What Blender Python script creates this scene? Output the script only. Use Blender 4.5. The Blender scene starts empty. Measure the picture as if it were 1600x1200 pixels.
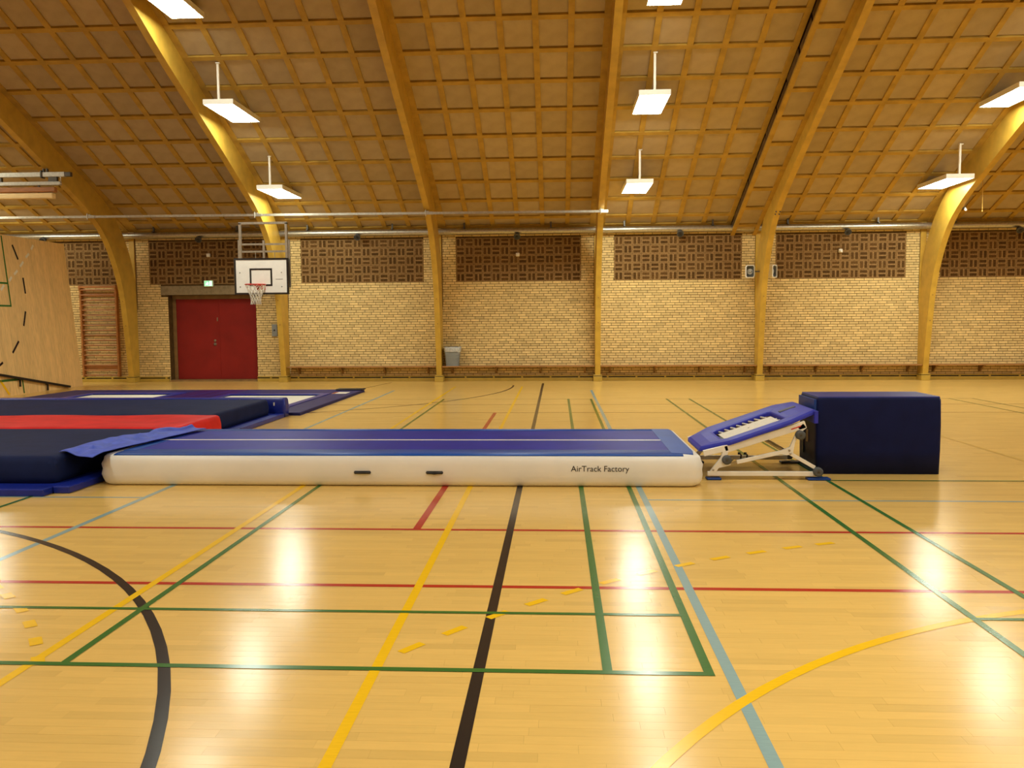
import bpy, bmesh, math, random
import numpy as np
from mathutils import Matrix, Vector
random.seed(7)
PI = math.pi
scn = bpy.context.scene
col = scn.collection

# ------------------------------------------------------------------ camera, world, exposure
F_PX, CAM_H, YAW, PITCH, ROLL, CAM_X, CAM_Y = 1303.313, 1.6052, 0.0544, 0.0753, -0.0069, -0.7065, -3.6995
fw = Vector((-math.sin(YAW)*math.cos(PITCH), math.cos(YAW)*math.cos(PITCH), -math.sin(PITCH)))
rt = Vector((math.cos(YAW), math.sin(YAW), 0)); up = rt.cross(fw)
rt2 = rt*math.cos(ROLL)+up*math.sin(ROLL); up2 = up*math.cos(ROLL)-rt*math.sin(ROLL)
cam = bpy.data.objects.new('camera', bpy.data.cameras.new('camera')); col.objects.link(cam)
cam.data.sensor_width = 36; cam.data.lens = 36*F_PX/1600; cam.data.clip_start = .05; cam.data.clip_end = 200
M = Matrix((rt2, up2, -fw)).transposed().to_4x4(); M.translation = (CAM_X, CAM_Y, CAM_H)
cam.matrix_world = M
scn.camera = cam
CAM = Vector((CAM_X, CAM_Y, CAM_H))
def to_px(P):
    d = Vector(P)-CAM; q = d.dot(fw)
    if q <= .1: return None
    return (800+F_PX*d.dot(rt2)/q, 600-F_PX*d.dot(up2)/q)
w = bpy.data.worlds.new('world'); scn.world = w; w.use_nodes = True
w.node_tree.nodes['Background'].inputs[0].default_value = (1, .85, .65, 1)
w.node_tree.nodes['Background'].inputs[1].default_value = .02
vs = scn.view_settings
vs.view_transform = 'Standard'; vs.look = 'None'; vs.gamma = 1; vs.use_curve_mapping = False
vs.exposure = 0.35
LED = 28.0          # strength of the pendant light diffusers
LED_COL = (.95, 1, .88)

# ------------------------------------------------------------------ materials
def srgb(r, g, b):
    f = lambda c: c/12.92 if c <= .04045 else ((c+.055)/1.055)**2.4
    return (f(r/255), f(g/255), f(b/255), 1)
def newmat(name):
    m = bpy.data.materials.new(name); m.use_nodes = True
    return m, m.node_tree.nodes, m.node_tree.links, m.node_tree.nodes['Principled BSDF']
def mat(name, c, rough=.5, spec=.5, metal=0, var=.08, scale=6, bump=0, bscale=60, stretch=(1, 1, 1), coat=0, attr=None, attr_amt=.25, tone=None, obrand=0):
    """procedural material: base colour with noise variation, optional per-piece tint attribute and fine relief"""
    m, N, L, B = newmat(name)
    B.inputs['Roughness'].default_value = rough; B.inputs['Metallic'].default_value = metal
    B.inputs['Specular IOR Level'].default_value = spec; B.inputs['Coat Weight'].default_value = coat
    B.inputs['Coat Roughness'].default_value = .12
    tc = N.new('ShaderNodeTexCoord'); mp = N.new('ShaderNodeMapping'); mp.inputs['Scale'].default_value = stretch
    L.new(tc.outputs['Object'], mp.inputs[0])
    nz = N.new('ShaderNodeTexNoise'); nz.inputs['Scale'].default_value = scale; nz.inputs['Detail'].default_value = 5
    L.new(mp.outputs[0], nz.inputs['Vector'])
    mx = N.new('ShaderNodeMix'); mx.data_type = 'RGBA'
    c = tuple(c)
    t = tone or tuple(max(0, v*(1-3*var)) for v in c[:3])+(1,)
    mx.inputs[6].default_value = t
    mx.inputs[7].default_value = tuple(min(1, v*(1+var)) for v in c[:3])+(1,)
    rmp = N.new('ShaderNodeMapRange'); rmp.inputs[1].default_value = .3; rmp.inputs[2].default_value = .62
    L.new(nz.outputs['Fac'], rmp.inputs[0]); L.new(rmp.outputs[0], mx.inputs[0])
    out = mx.outputs[2]
    if attr or obrand:
        hs = N.new('ShaderNodeHueSaturation')
        mr = N.new('ShaderNodeMapRange')
        amt = attr_amt if attr else obrand
        mr.inputs[3].default_value = 1-amt; mr.inputs[4].default_value = 1+amt*.6
        if attr:
            at = N.new('ShaderNodeAttribute'); at.attribute_name = attr; L.new(at.outputs['Fac'], mr.inputs[0])
        else:
            oi = N.new('ShaderNodeObjectInfo'); L.new(oi.outputs['Random'], mr.inputs[0])
        L.new(mr.outputs[0], hs.inputs['Value']); L.new(out, hs.inputs['Color']); out = hs.outputs['Color']
    L.new(out, B.inputs['Base Color'])
    if bump:
        n2 = N.new('ShaderNodeTexNoise'); n2.inputs['Scale'].default_value = bscale; n2.inputs['Detail'].default_value = 3
        L.new(mp.outputs[0], n2.inputs['Vector'])
        bp = N.new('ShaderNodeBump'); bp.inputs['Strength'].default_value = bump; bp.inputs['Distance'].default_value = .01
        L.new(n2.outputs['Fac'], bp.inputs['Height']); L.new(bp.outputs[0], B.inputs['Normal'])
    return m
def emat(name, c, s):
    m, N, L, B = newmat(name)
    B.inputs['Base Color'].default_value = (.8, .8, .8, 1)
    B.inputs['Emission Color'].default_value = tuple(c[:3])+(1,); B.inputs['Emission Strength'].default_value = s
    return m
MT = {}
MT['floor'] = mat('floor_parquet', srgb(230, 189, 106), rough=.185, spec=.4, var=.012, scale=5, stretch=(1.2, 10, 1), attr='tint', attr_amt=.12, bump=.02, bscale=30)
MT['subfloor'] = mat('subfloor', srgb(120, 85, 40), rough=.6)
MT['brick'] = mat('yellow_brick', srgb(228, 200, 138), rough=.85, spec=.2, var=.04, scale=9, attr='tint', attr_amt=.22, bump=.08, bscale=70)
MT['mortar'] = mat('brown_mortar', srgb(92, 70, 38), rough=.95, spec=.1, var=.1, scale=8)
MT['mortar2'] = mat('panel_mortar', srgb(136, 106, 66), rough=.95, spec=.1, var=.1, scale=8)
MT['rim'] = mat('pattern_brick_rim', srgb(170, 136, 88), rough=.9, spec=.1, var=.12, scale=30)
MT['core'] = mat('pattern_brick_core', srgb(100, 72, 40), rough=.95, spec=.1, var=.18, scale=45, attr='tint', attr_amt=.4)
MT['ochre'] = mat('ochre_paint', srgb(202, 163, 64), rough=.38, spec=.45, var=.05, scale=4, bump=.05, bscale=30)
MT['batten'] = mat('ochre_batten', srgb(186, 148, 62), rough=.6, spec=.3, var=.07, scale=4)
MT['panel'] = mat('woodwool_panel', srgb(186, 164, 128), rough=.95, spec=.1, var=.035, scale=3, bump=.35, bscale=90, obrand=.1)
MT['sideb'] = mat('dark_side_board', srgb(104, 82, 52), rough=.9, spec=.1, var=.12, scale=6)  # darker brown than the ochre battens
MT['back'] = mat('ceiling_backing', srgb(60, 40, 18), rough=.95, spec=.1)
MT['baseb'] = mat('olive_baseboard', srgb(190, 158, 66), rough=.35, var=.04)
MT['white'] = mat('white_enamel', srgb(238, 232, 218), rough=.4, var=.02)
MT['steel'] = mat('galvanised_steel', srgb(190, 185, 170), rough=.35, metal=.85, var=.06, scale=20)
MT['darksteel'] = mat('dark_steel', srgb(90, 86, 78), rough=.4, metal=.7)
MT['black'] = mat('black_plastic', srgb(22, 22, 24), rough=.45)
MT['greyrub'] = mat('grey_rubber', srgb(82, 84, 84), rough=.6)
MT['door'] = mat('red_door', srgb(140, 28, 22), rough=.5, spec=.3, var=.05, scale=2)
MT['frame'] = mat('brown_frame', srgb(142, 108, 60), rough=.6)
MT['concrete'] = mat('grey_concrete', srgb(146, 130, 100), rough=.9, spec=.15, var=.08, scale=10)
MT['wood'] = mat('varnished_wood', srgb(172, 112, 58), rough=.4, var=.08, scale=5, stretch=(1, 1, 6))
MT['bench'] = mat('bench_wood', srgb(168, 118, 64), rough=.45, var=.08, scale=5, stretch=(1, 6, 6))
MT['paleplank'] = mat('pale_wood_board', srgb(242, 202, 134), rough=.42, spec=.35, var=.05, scale=5, stretch=(6, 6, .7), obrand=.07)
MT['beam'] = mat('gym_beam_wood', srgb(246, 214, 150), rough=.45, var=.06, scale=4, stretch=(1, 8, 8))
MT['trackside'] = mat('cream_pvc', srgb(236, 233, 224), rough=.38, var=.02, scale=2)
MT['tracktop'] = mat('indigo_pvc', srgb(40, 44, 156), spec=.16, rough=.5, var=.05, scale=3)
MT['trackband'] = mat('royal_blue_pvc', srgb(20, 80, 172), spec=.25, rough=.45, var=.04, scale=3)
MT['navy'] = mat('navy_vinyl', srgb(26, 36, 74), rough=.7, spec=.1, var=.06, scale=4, bump=.12, bscale=14)
MT['red'] = mat('red_vinyl', srgb(224, 40, 38), rough=.55, spec=.15, var=.05, scale=4, bump=.12, bscale=10)
MT['bluevinyl'] = mat('blue_vinyl', srgb(22, 40, 140), rough=.34, spec=.4, var=.06, scale=6)
MT['padvinyl'] = mat('purple_navy_vinyl', srgb(40, 40, 100), spec=.2, rough=.5, var=.06, scale=4)
MT['purple'] = mat('purple_vinyl', srgb(56, 26, 92), spec=.2, rough=.5, var=.06, scale=4)
MT['cloth'] = mat('blue_cloth', srgb(68, 92, 206), rough=.6, var=.08, scale=8, bump=.2, bscale=20)
MT['boxnavy'] = mat('box_vinyl', srgb(17, 25, 68), rough=.5, spec=.12, var=.05, scale=5, bump=.06, bscale=12)
MT['boxlit'] = mat('box_vinyl_lit_top', srgb(48, 56, 132), rough=.45, spec=.3, var=.05, scale=5, bump=.06, bscale=12)  # same box vinyl, paler blue to paint in the light on its top
MT['boxblue'] = mat('box_blue_vinyl', srgb(24, 60, 130), spec=.3, rough=.45, var=.05, scale=5)
MT['tramppad'] = mat('tramp_pad', srgb(46, 52, 176), spec=.35, rough=.5, var=.05, scale=5, bump=.1, bscale=12)
MT['bed'] = mat('white_bed_web', srgb(236, 230, 212), rough=.7, var=.03, scale=40)
MT['basket'] = mat('grey_plastic', srgb(140, 146, 146), rough=.5, var=.05)
MT['liner'] = mat('clear_liner', srgb(198, 200, 196), rough=.3, var=.1, scale=30, bump=.6, bscale=40)
MT['rim_red'] = mat('rim_red', srgb(206, 56, 48), rough=.4)
MT['net'] = mat('white_net', srgb(236, 228, 210), rough=.8)
MT['board'] = mat('white_board', srgb(252, 249, 240), rough=.35, var=.015)
MT['brass'] = mat('dull_chrome', srgb(180, 170, 150), rough=.3, metal=.8)
MT['plaster'] = mat('plain_wall', srgb(196, 158, 98), rough=.9, spec=.1)
MT['rooffar'] = mat('plain_roof', srgb(170, 122, 66), rough=.95, spec=.1)
for n, c in (('green', (58, 112, 48)), ('redl', (186, 48, 34)), ('yellow', (250, 198, 26)), ('palyel', (232, 190, 96)), ('blk', (38, 36, 36)), ('ltblue', (142, 172, 172)), ('wht', (246, 236, 208)), ('brownred', (150, 88, 40))):
    MT[n] = mat('line_'+n, srgb(*c), rough=.19, spec=.5, var=.02, scale=12, stretch=(1.2, 8, 1))
MT['led'] = emat('led_diffuser', LED_COL, LED)
MT['exitg'] = emat('exit_green', srgb(60, 220, 150), .75)
MT['exitw'] = emat('exit_white', srgb(225, 255, 240), 1.0)

# ------------------------------------------------------------------ mesh helpers
class MB:
    def __init__(s): s.v = []; s.f = []; s.mi = []; s.t = []; s.sm = []
    def add(s, vs, fs, mi=0, t=.5, sm=False):
        o = len(s.v); s.v += [tuple(p) for p in vs]
        for f in fs: s.f.append(tuple(i+o for i in f)); s.mi.append(mi); s.t.append(t); s.sm.append(sm)
        return s
    def box(s, x0, x1, y0, y1, z0, z1, mi=0, t=.5):
        return s.add([(x0,y0,z0),(x1,y0,z0),(x1,y1,z0),(x0,y1,z0),(x0,y0,z1),(x1,y0,z1),(x1,y1,z1),(x0,y1,z1)],
                     [(0,3,2,1),(4,5,6,7),(0,1,5,4),(1,2,6,5),(2,3,7,6),(3,0,4,7)], mi, t)
    def obox(s, c, u, v, n, hu, hv, hn, mi=0, t=.5):
        c, u, v, n = Vector(c), Vector(u)*hu, Vector(v)*hv, Vector(n)*hn
        P = [c-u-v-n, c+u-v-n, c+u+v-n, c-u+v-n, c-u-v+n, c+u-v+n, c+u+v+n, c-u+v+n]
        return s.add(P, [(0,3,2,1),(4,5,6,7),(0,1,5,4),(1,2,6,5),(2,3,7,6),(3,0,4,7)], mi, t)
    def bar(s, a, b, wd, h=None, mi=0, ref=(0, 0, 1)):
        """square bar from a to b"""
        a, b = Vector(a), Vector(b); n = (b-a); L = n.length; n.normalize()
        r = Vector(ref)
        if abs(n.dot(r)) > .95: r = Vector((0, 1, 0))
        u = n.cross(r).normalized(); v = u.cross(n)
        return s.obox((a+b)/2, u, v, n, wd/2, (h or wd)/2, L/2, mi)
    def tube(s, pts, r, n=8, mi=0, closed=False, cap=True):
        pts = [Vector(p) for p in pts]; rings = []; m = len(pts)
        for i, p in enumerate(pts):
            a = pts[(i-1) % m] if (closed or i > 0) else p; b = pts[(i+1) % m] if (closed or i < m-1) else p
            d = (b-a).normalized(); ref = Vector((0, 0, 1)) if abs(d.z) < .9 else Vector((1, 0, 0))
            u = d.cross(ref).normalized(); v = u.cross(d)
            rr = r[i] if isinstance(r, (list, tuple)) else r
            rings.append([p+u*rr*math.cos(2*PI*k/n)+v*rr*math.sin(2*PI*k/n) for k in range(n)])
        vs = [q for R_ in rings for q in R_]; fs = []
        for i in range(m if closed else m-1):
            j = (i+1) % m
            for k in range(n): fs.append((i*n+k, i*n+(k+1) % n, j*n+(k+1) % n, j*n+k))
        s.add(vs, fs, mi, sm=True)
        if cap and not closed: s.add(rings[0], [tuple(range(n))], mi); s.add(rings[-1], [tuple(range(n))[::-1]], mi)
        return s
    def lathe(s, c, axis, prof, n=16, mi=0):
        """profile [(along, radius)] around an axis"""
        ax = Vector(axis).normalized(); ref = Vector((0, 0, 1)) if abs(ax.z) < .9 else Vector((1, 0, 0))
        u = ax.cross(ref).normalized(); v = u.cross(ax); c = Vector(c)
        vs = [c+ax*a+(u*math.cos(2*PI*k/n)+v*math.sin(2*PI*k/n))*r for a, r in prof for k in range(n)]
        fs = [(i*n+k, i*n+(k+1) % n, (i+1)*n+(k+1) % n, (i+1)*n+k) for i in range(len(prof)-1) for k in range(n)]
        s.add(vs, fs, mi, sm=True)
        if prof[0][1] > 1e-4: s.add(vs[:n], [tuple(range(n))], mi)
        if prof[-1][1] > 1e-4: s.add(vs[-n:], [tuple(range(n))], mi)
        return s
    def poly(s, pts, axis, a, b, mi=0, sm_side=False):
        """extrude a polygon of 2-D pts along axis 0 (x; pts=(y,z)), 1 (y; pts=(x,z)) or 2 (z; pts=(x,y))"""
        def mk(p, t): return (t, p[0], p[1]) if axis == 0 else (p[0], t, p[1]) if axis == 1 else (p[0], p[1], t)
        n = len(pts); vs = [mk(p, a) for p in pts]+[mk(p, b) for p in pts]
        s.add(vs, [tuple(range(n))[::-1], tuple(range(n, 2*n))], mi)
        s.add(vs, [(i, (i+1) % n, n+(i+1) % n, n+i) for i in range(n)], mi, sm=sm_side)
        return s
    def mesh(s, name, mats, tint=False, fix=True):
        me = bpy.data.meshes.new(name); me.from_pydata(s.v, [], s.f)
        for m in mats: me.materials.append(MT[m])
        if len(mats) > 1: me.polygons.foreach_set('material_index', s.mi)
        me.polygons.foreach_set('use_smooth', s.sm)
        if tint:
            at = me.attributes.new('tint', 'FLOAT', 'FACE'); at.data.foreach_set('value', s.t)
        if fix:
            b = bmesh.new(); b.from_mesh(me); bmesh.ops.recalc_face_normals(b, faces=b.faces); b.to_mesh(me); b.free()
        me.update()
        return me
def link(name, me, parent=None, loc=None):
    o = bpy.data.objects.new(name, me); col.objects.link(o)
    if parent is not None:
        o.parent = parent
        if loc is None: o.matrix_parent_inverse = Matrix.Translation(parent.location).inverted()
    if loc is not None: o.location = loc
    return o
def build(mb, name, mats, parent=None, loc=None, tint=False, fix=True, bevel=0, seg=2, label=None):
    """link the collected shapes as one mesh object; world coordinates unless loc is given"""
    o = link(name, mb.mesh(name, [mats] if isinstance(mats, str) else mats, tint, fix), parent, loc)
    if bevel:
        md = o.modifiers.new('bevel', 'BEVEL'); md.width = bevel; md.segments = seg; md.limit_method = 'ANGLE'; md.angle_limit = .7
        md.use_clamp_overlap = True
    if label: o['label'] = label
    return o
def tag(o, label=None, cat=None, group=None, kind=None):
    if label: o['label'] = label
    if cat: o['category'] = cat
    if group: o['group'] = group
    if kind: o['kind'] = kind
    return o
def thing(name, loc, label, cat, group=None):
    o = bpy.data.objects.new(name, None); col.objects.link(o); o.location = loc; o.empty_display_size = .1
    return tag(o, label, cat, group)
def copy_tree(o, parent=None, loc=None):
    c = o.copy(); col.objects.link(c); c.parent = parent
    if parent is not None: c.matrix_parent_inverse = o.matrix_parent_inverse.copy()
    if loc is not None: c.location = loc
    for ch in list(o.children): copy_tree(ch, c)
    return c
def rnd(a, b): return random.uniform(a, b)

# ------------------------------------------------------------------ dimensions of the hall
YW, YN, XL, XR = 18.8, -4.8, -17.2, 18.0       # far wall, near wall, end walls
RIDGE = 7.0
SL = .44
def roof(y):                                   # underside of the ceiling battens
    y2 = y if y >= RIDGE else 2*RIDGE-y
    return 4.72-SL*(y2-17.37)
ARX = [-12.325+4.23*i for i in range(-1, 8)]   # arch axes; index 1 is the first one in view
AW = .07

# ------------------------------------------------------------------ floor
b = MB().box(XL, XR, YN, YW+.5, -.1, -.004)
floor = tag(build(b, 'floor', 'subfloor'), 'honey coloured parquet sports floor with painted court lines', kind='structure')
PW = .065
cands = []
rest = MB()
y = YN; row = 0
def plank_geo(mb, x0, x1, y0, y1, t):
    e = .00025; a = rnd(-1, 1)*.00012; c = rnd(-1, 1)*.00008
    za, zb = -.0003+a, -.0003-a
    P = [(x0+e, y0+e, za-c), (x1-e, y0+e, za+c), (x1-e, y1-e, zb+c), (x0+e, y1-e, zb-c)]
    mb.add(P+[(p[0], p[1], -.004) for p in P], [(0, 1, 2, 3), (0, 4, 5, 1), (1, 5, 6, 2), (2, 6, 7, 3), (3, 7, 4, 0)], 0, t)
planks = []
while y < YW:
    x = XL-rnd(0, .5)
    while x < XR:
        L = rnd(.32, .72)
        t = min(1, max(0, random.gauss(.7, .14)))
        if random.random() < .06: t *= .4
        planks.append((max(x, XL), min(x+L, XR), y, min(y+PW, YW), t)); x += L
    y += PW
inview = []
for i, q in enumerate(planks):
    p = to_px(((q[0]+q[1])/2, (q[2]+q[3])/2, 0))
    if p and -40 < p[0] < 1640 and p[1] < 1215: inview.append((-p[1], i))
inview.sort(); single = set(i for _, i in inview[:300])
for i, q in enumerate(planks):
    if i in single:
        m1 = MB(); plank_geo(m1, *q); build(m1, 'plank', 'floor', floor, tint=True, fix=False)
    else: plank_geo(rest, *q)
tag(build(rest, 'parquet_planks', 'floor', floor, tint=True, fix=False), kind='stuff')

# court lines: thin painted strips
LZ = [.0006]
def line(mname, pts, wd, name='court_line'):
    """painted strip along a polyline"""
    z = LZ[0]; LZ[0] += .00004
    pts = [Vector((p[0], p[1], 0)) for p in pts]; L_, R_ = [], []
    for i, p in enumerate(pts):
        a = pts[max(i-1, 0)]; c = pts[min(i+1, len(pts)-1)]; d = (c-a).normalized(); n = Vector((-d.y, d.x, 0))*wd/2
        L_.append((p.x+n.x, p.y+n.y, z)); R_.append((p.x-n.x, p.y-n.y, z))
    m = len(pts)
    mb = MB().add(L_+R_, [(m+i, m+i+1, i+1, i) for i in range(m-1)])
    return build(mb, name, mname, floor)
def arc(cx, cy, r, a0, a1, n=60): return [(cx+r*math.cos(a0+(a1-a0)*i/n), cy+r*math.sin(a0+(a1-a0)*i/n)) for i in range(n+1)]
def ang(cx, cy, x, y): return math.atan2(y-cy, x-cx)
line('palyel', [(-16, 16.75), (17, 16.75)], .04)
line('brownred', [(-16, 12.27), (17, 12.27)], .04); line('brownred', [(-16, 10.86), (17, 10.86)], .04)
line('redl', [(-16, 2.61), (17, 2.61)], .05); line('redl', [(-16, 1.2366), (17, 1.2366)], .05)
line('redl', [(-1.80, 2.61), (-1.80, 10.86)], .06)
line('ltblue', [(.07, 3.725), (17, 3.725)], .035); line('ltblue', [(-9, 3.725), (-4.52, 3.725)], .035)
line('ltblue', [(-4.52, -4.4), (-4.52, 15.6)], .055)
line('ltblue', [(.075, -4.4), (.075, 15.6)], .055)
line('blk', [(-1.072, -4.4), (-1.072, 17.75)], .055)
c = (-7.56, -2.58); line('blk', arc(*c, 5.637, -.3, 2.6), .055)
c = (-8.64, 16.76); line('blk', arc(*c, 6.843, .05, -2.2), .05)
line('blk', [(-5.42, 16.1), (-5.1, 18.2)], .03)
line('yellow', [(-1.548, -4.4), (-1.565, 16.75)], .05)
line('yellow', [(-3.205, -4.4), (-3.215, 16.75)], .05)
c = (3.17, -3.07); line('yellow', arc(*c, 4.189, PI*.99, .3), .055)
c = (3.34, -3.25)
for p in [(-1.429, .277), (-1.246, .514), (-1.03, .75), (-.83, .965), (-.626, 1.165), (-.383, 1.356), (-.135, 1.547), (.124, 1.737), (.387, 1.893), (.664, 2.042), (.942, 2.181), (1.206, 2.273)]:
    a = ang(*c, *p); line('yellow', arc(*c, 5.93, a-.0125, a+.0125, 3), .05, 'court_dash')
c = (-7.14, -2.48)
for p in [(-4.15, 1.13), (-3.962, .972), (-3.732, .748), (-3.538, .525), (-3.351, .29), (-3.2, .05)]:
    a = ang(*c, *p); line('yellow', arc(*c, 4.69, a-.0125, a+.0125, 3), .06, 'court_dash')
c = (2.13, 16.58); line('palyel', arc(*c, 3.158, PI+.1, PI+1.4), .03)
line('palyel', [(4.53, 5.0), (4.53, 16.4)], .05)
G_ = 'green'
line(G_, [(-.02, 0), (-.02, 13.4)], .045); line(G_, [(-.48, .02), (-.48, 13.4)], .045)
line(G_, [(-3.05, .02), (-3.05, 13.4)], .04)
line(G_, [(-6.1, .02), (0, .02)], .04); line(G_, [(-6.1, .78), (-.02, .78)], .035)
line(G_, [(-5.62, .02), (-5.62, 13.4)], .04)
line(G_, [(-6.1, 13.38), (0, 13.38)], .02)
line(G_, [(1.515, .0), (1.515, 13.4)], .042); line(G_, [(1.975, .02), (1.975, 13.4)], .04)
line(G_, [(1.5, .02), (7.6, .02)], .04); line(G_, [(1.515, .775), (7.6, .775)], .036)
line(G_, [(2.0, 4.665), (7.6, 4.665)], .035)
line(G_, [(7.12, .02), (7.12, 13.4)], .03); line(G_, [(7.58, .02), (7.58, 13.4)], .03)
line(G_, [(1.5, 13.38), (7.6, 13.38)], .02)

# ------------------------------------------------------------------ far brick wall
DX0, DX1, DZ = -11.38, -8.93, 2.38            # door opening
wall = MB().box(XL, DX0, YW, YW+.3, 0, 4.15).box(DX1, XR, YW, YW+.3, 0, 4.15).box(DX0, DX1, YW, YW+.3, DZ, 4.15)
wall_back = tag(build(wall, 'wall_back', 'mortar'), 'yellow brick side wall with bands of dark basket weave brick', kind='structure')
CW, CH, PZ0 = .239, .2333, 2.668              # pattern cell
panels = []
for i in range(len(ARX)-1):
    x0 = ARX[i]+.45
    if x0+14*CW < XL or x0 > XR-1: continue
    panels.append((x0, x0+14*CW))
rows_z = .0667
allb = []
for k in range(62):
    z0 = k*rows_z+.006; z1 = z0+.055
    if z1 > 4.12: break
    zc = (z0+z1)/2
    cuts = [(a-AW-.014, a+AW+.008) for a in ARX] if zc > 2.0 else []
    if PZ0-.01 < zc < PZ0+5*CH+.01: cuts += panels
    if zc < DZ: cuts.append((DX0, DX1))
    if 2.36 < zc < 2.64: cuts.append((-11.57, -8.72))
    x = XL+[0, .12, .06, .18, .0, .12, .18, .06][k % 8]
    while x < XR:
        segs = [(x+.006, x+.234)]
        for c0, c1 in cuts:
            ns = []
            for s0, s1 in segs:
                if s1 <= c0 or s0 >= c1: ns.append((s0, s1)); continue
                if c0-s0 > .014: ns.append((s0, c0-.006))
                if s1-c1 > .014: ns.append((c1+.006, s1))
            segs = ns
        for s0, s1 in segs: allb.append((s0, s1, z0, z1))
        x += .24
def brick_geo(mb, q, dx=0, dz=0, t=.5):
    s0, s1, z0, z1 = q; p = YW-.009+rnd(-.0015, .0015)
    V = [(s0, p, z0), (s1, p, z0), (s1, p, z1), (s0, p, z1), (s0, YW+.002, z0), (s1, YW+.002, z0), (s1, YW+.002, z1), (s0, YW+.002, z1)]
    mb.add(V, [(0, 1, 2, 3), (1, 0, 4, 5), (2, 1, 5, 6), (3, 2, 6, 7), (0, 3, 7, 4)], 0, t)
full = sorted(range(len(allb)), key=lambda i: ((allb[i][0]+1.75)/1.6)**2+((allb[i][2]-1.5)/1.0)**2)
sing = set(full[:300]); rest = MB()
for i, q in enumerate(allb):
    t = min(1, max(0, random.gauss(.6, .2)))
    if i in sing: m1 = MB(); brick_geo(m1, q, t=t); build(m1, 'brick', 'brick', wall_back, tint=True, fix=False)
    else: brick_geo(rest, q, t=t)
tag(build(rest, 'bricks', 'brick', wall_back, tint=True, fix=False), kind='stuff')
# basket weave bands: pairs of rimmed, hollow-faced bricks
def pat_geo(mb, x0, x1, z0, z1, t):
    p = YW-.012; q = YW-.004; e = .014
    o = [(x0, p, z0), (x1, p, z0), (x1, p, z1), (x0, p, z1)]; i_ = [(x0+e, p, z0+e), (x1-e, p, z0+e), (x1-e, p, z1-e), (x0+e, p, z1-e)]
    d = [(a, q, c) for a, _, c in i_]; bk = [(a, YW+.002, c) for a, _, c in o]
    mb.add(o+i_+d+bk, [(0, 1, 5, 4), (1, 2, 6, 5), (2, 3, 7, 6), (3, 0, 4, 7), (4, 5, 9, 8), (5, 6, 10, 9), (6, 7, 11, 10), (7, 4, 8, 11), (1, 0, 12, 13), (2, 1, 13, 14), (3, 2, 14, 15), (0, 3, 15, 12)], 0, t)
    mb.add(d, [(0, 1, 2, 3)], 1, t)
npat = 0; rest = MB(); pb = MB()
order = sorted(range(len(panels)), key=lambda k: abs((panels[k][0]+panels[k][1])/2-.2))
for k in order:
    x0, x1 = panels[k]
    pb.box(x0, x1, YW-.003, YW+.01, PZ0, PZ0+5*CH)
    for r in range(5):
        for c in range(14):
            cx, cz = x0+c*CW, PZ0+r*CH
            for h in (0, 1):
                if (r+c) % 2 == 0: q = (cx+.012+h*.111, cx+.012+h*.111+.104, cz+.012, cz+CH-.012)
                else: q = (cx+.012, cx+CW-.012, cz+.012+h*.108, cz+.012+h*.108+.101)
                q = (max(q[0], XL), min(q[1], XR), q[2], q[3]); t = rnd(.2, 1)
                if npat < 300: m1 = MB(); pat_geo(m1, *q, t); build(m1, 'pattern_brick', ['rim', 'core'], wall_back, tint=True, fix=False); npat += 1
                else: pat_geo(rest, *q, t)
tag(build(rest, 'pattern_bricks', ['rim', 'core'], wall_back, tint=True, fix=False), kind='stuff')
build(pb, 'band_mortar', 'mortar2', wall_back)
build(MB().box(-11.57, -8.72, YW-.035, YW+.25, DZ, 2.63), 'lintel', 'concrete', wall_back, bevel=.006)
# the other walls and near slope of the roof
tag(build(MB().box(XL-.2, XL, YN, YW+.3, 0, 9.6), 'wall_left', 'plaster'), 'plain end wall left of the hall', kind='structure')
tag(build(MB().box(XR, XR+.2, YN, YW+.3, 0, 9.6), 'wall_right', 'plaster'), 'plain end wall right of the hall', kind='structure')
tag(build(MB().box(XL, XR, YN-.3, YN, 0, 4.15), 'wall_front', 'plaster'), 'plain side wall behind the viewer', kind='structure')

# baseboard with heating slot
base = MB(); spc = MB()
segs = [(XL, DX0-.02), (DX1+.02, XR)]
for a, c in segs:
    base.box(a, c, YW-.10, YW, 0, .085)
baseboard = tag(build(base, 'baseboard_back', 'baseb', bevel=.004), 'olive yellow skirting board with a dark slot along the top', kind='structure')
for a, c in segs:
    build(MB().box(a, c, YW-.10, YW-.012, .118, .142), 'top_rail', 'baseb', baseboard)
    build(MB().box(a, c, YW-.06, YW-.01, .085, .118), 'slot_liner', 'black', baseboard)
    x = a+.35
    while x < c: build(MB().box(x, x+.045, YW-.098, YW-.05, .085, .118), 'spacer', 'baseb', baseboard); x += .765

# door
dy = YW+.27
door = tag(build(MB().box(DX0-.02, DX1+.02, dy+.05, dy+.1, 0, DZ+.02), 'door_1', 'frame'), 'red double door under a grey concrete lintel', kind='structure')
build(MB().box(DX0, DX0+.09, dy-.03, dy+.05, 0, DZ), 'door_frame', 'frame', door, bevel=.004)
build(MB().box(DX1-.09, DX1, dy-.03, dy+.05, 0, DZ), 'door_frame', 'frame', door, bevel=.004)
build(MB().box(DX0+.09, DX1-.09, dy-.03, dy+.05, 2.275, DZ), 'door_frame', 'frame', door, bevel=.004)
build(MB().box(DX0, DX1, YW-.02, dy+.05, 0, .045), 'threshold', 'frame', door)
xm = -10.09
l1 = build(MB().box(DX0+.095, xm-.003, dy-.01, dy+.04, .05, 2.27), 'door_leaf', 'door', door, bevel=.004)
l2 = build(MB().box(xm+.003, DX1-.095, dy-.01, dy+.04, .05, 2.27), 'door_leaf', 'door', door, bevel=.004)
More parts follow.
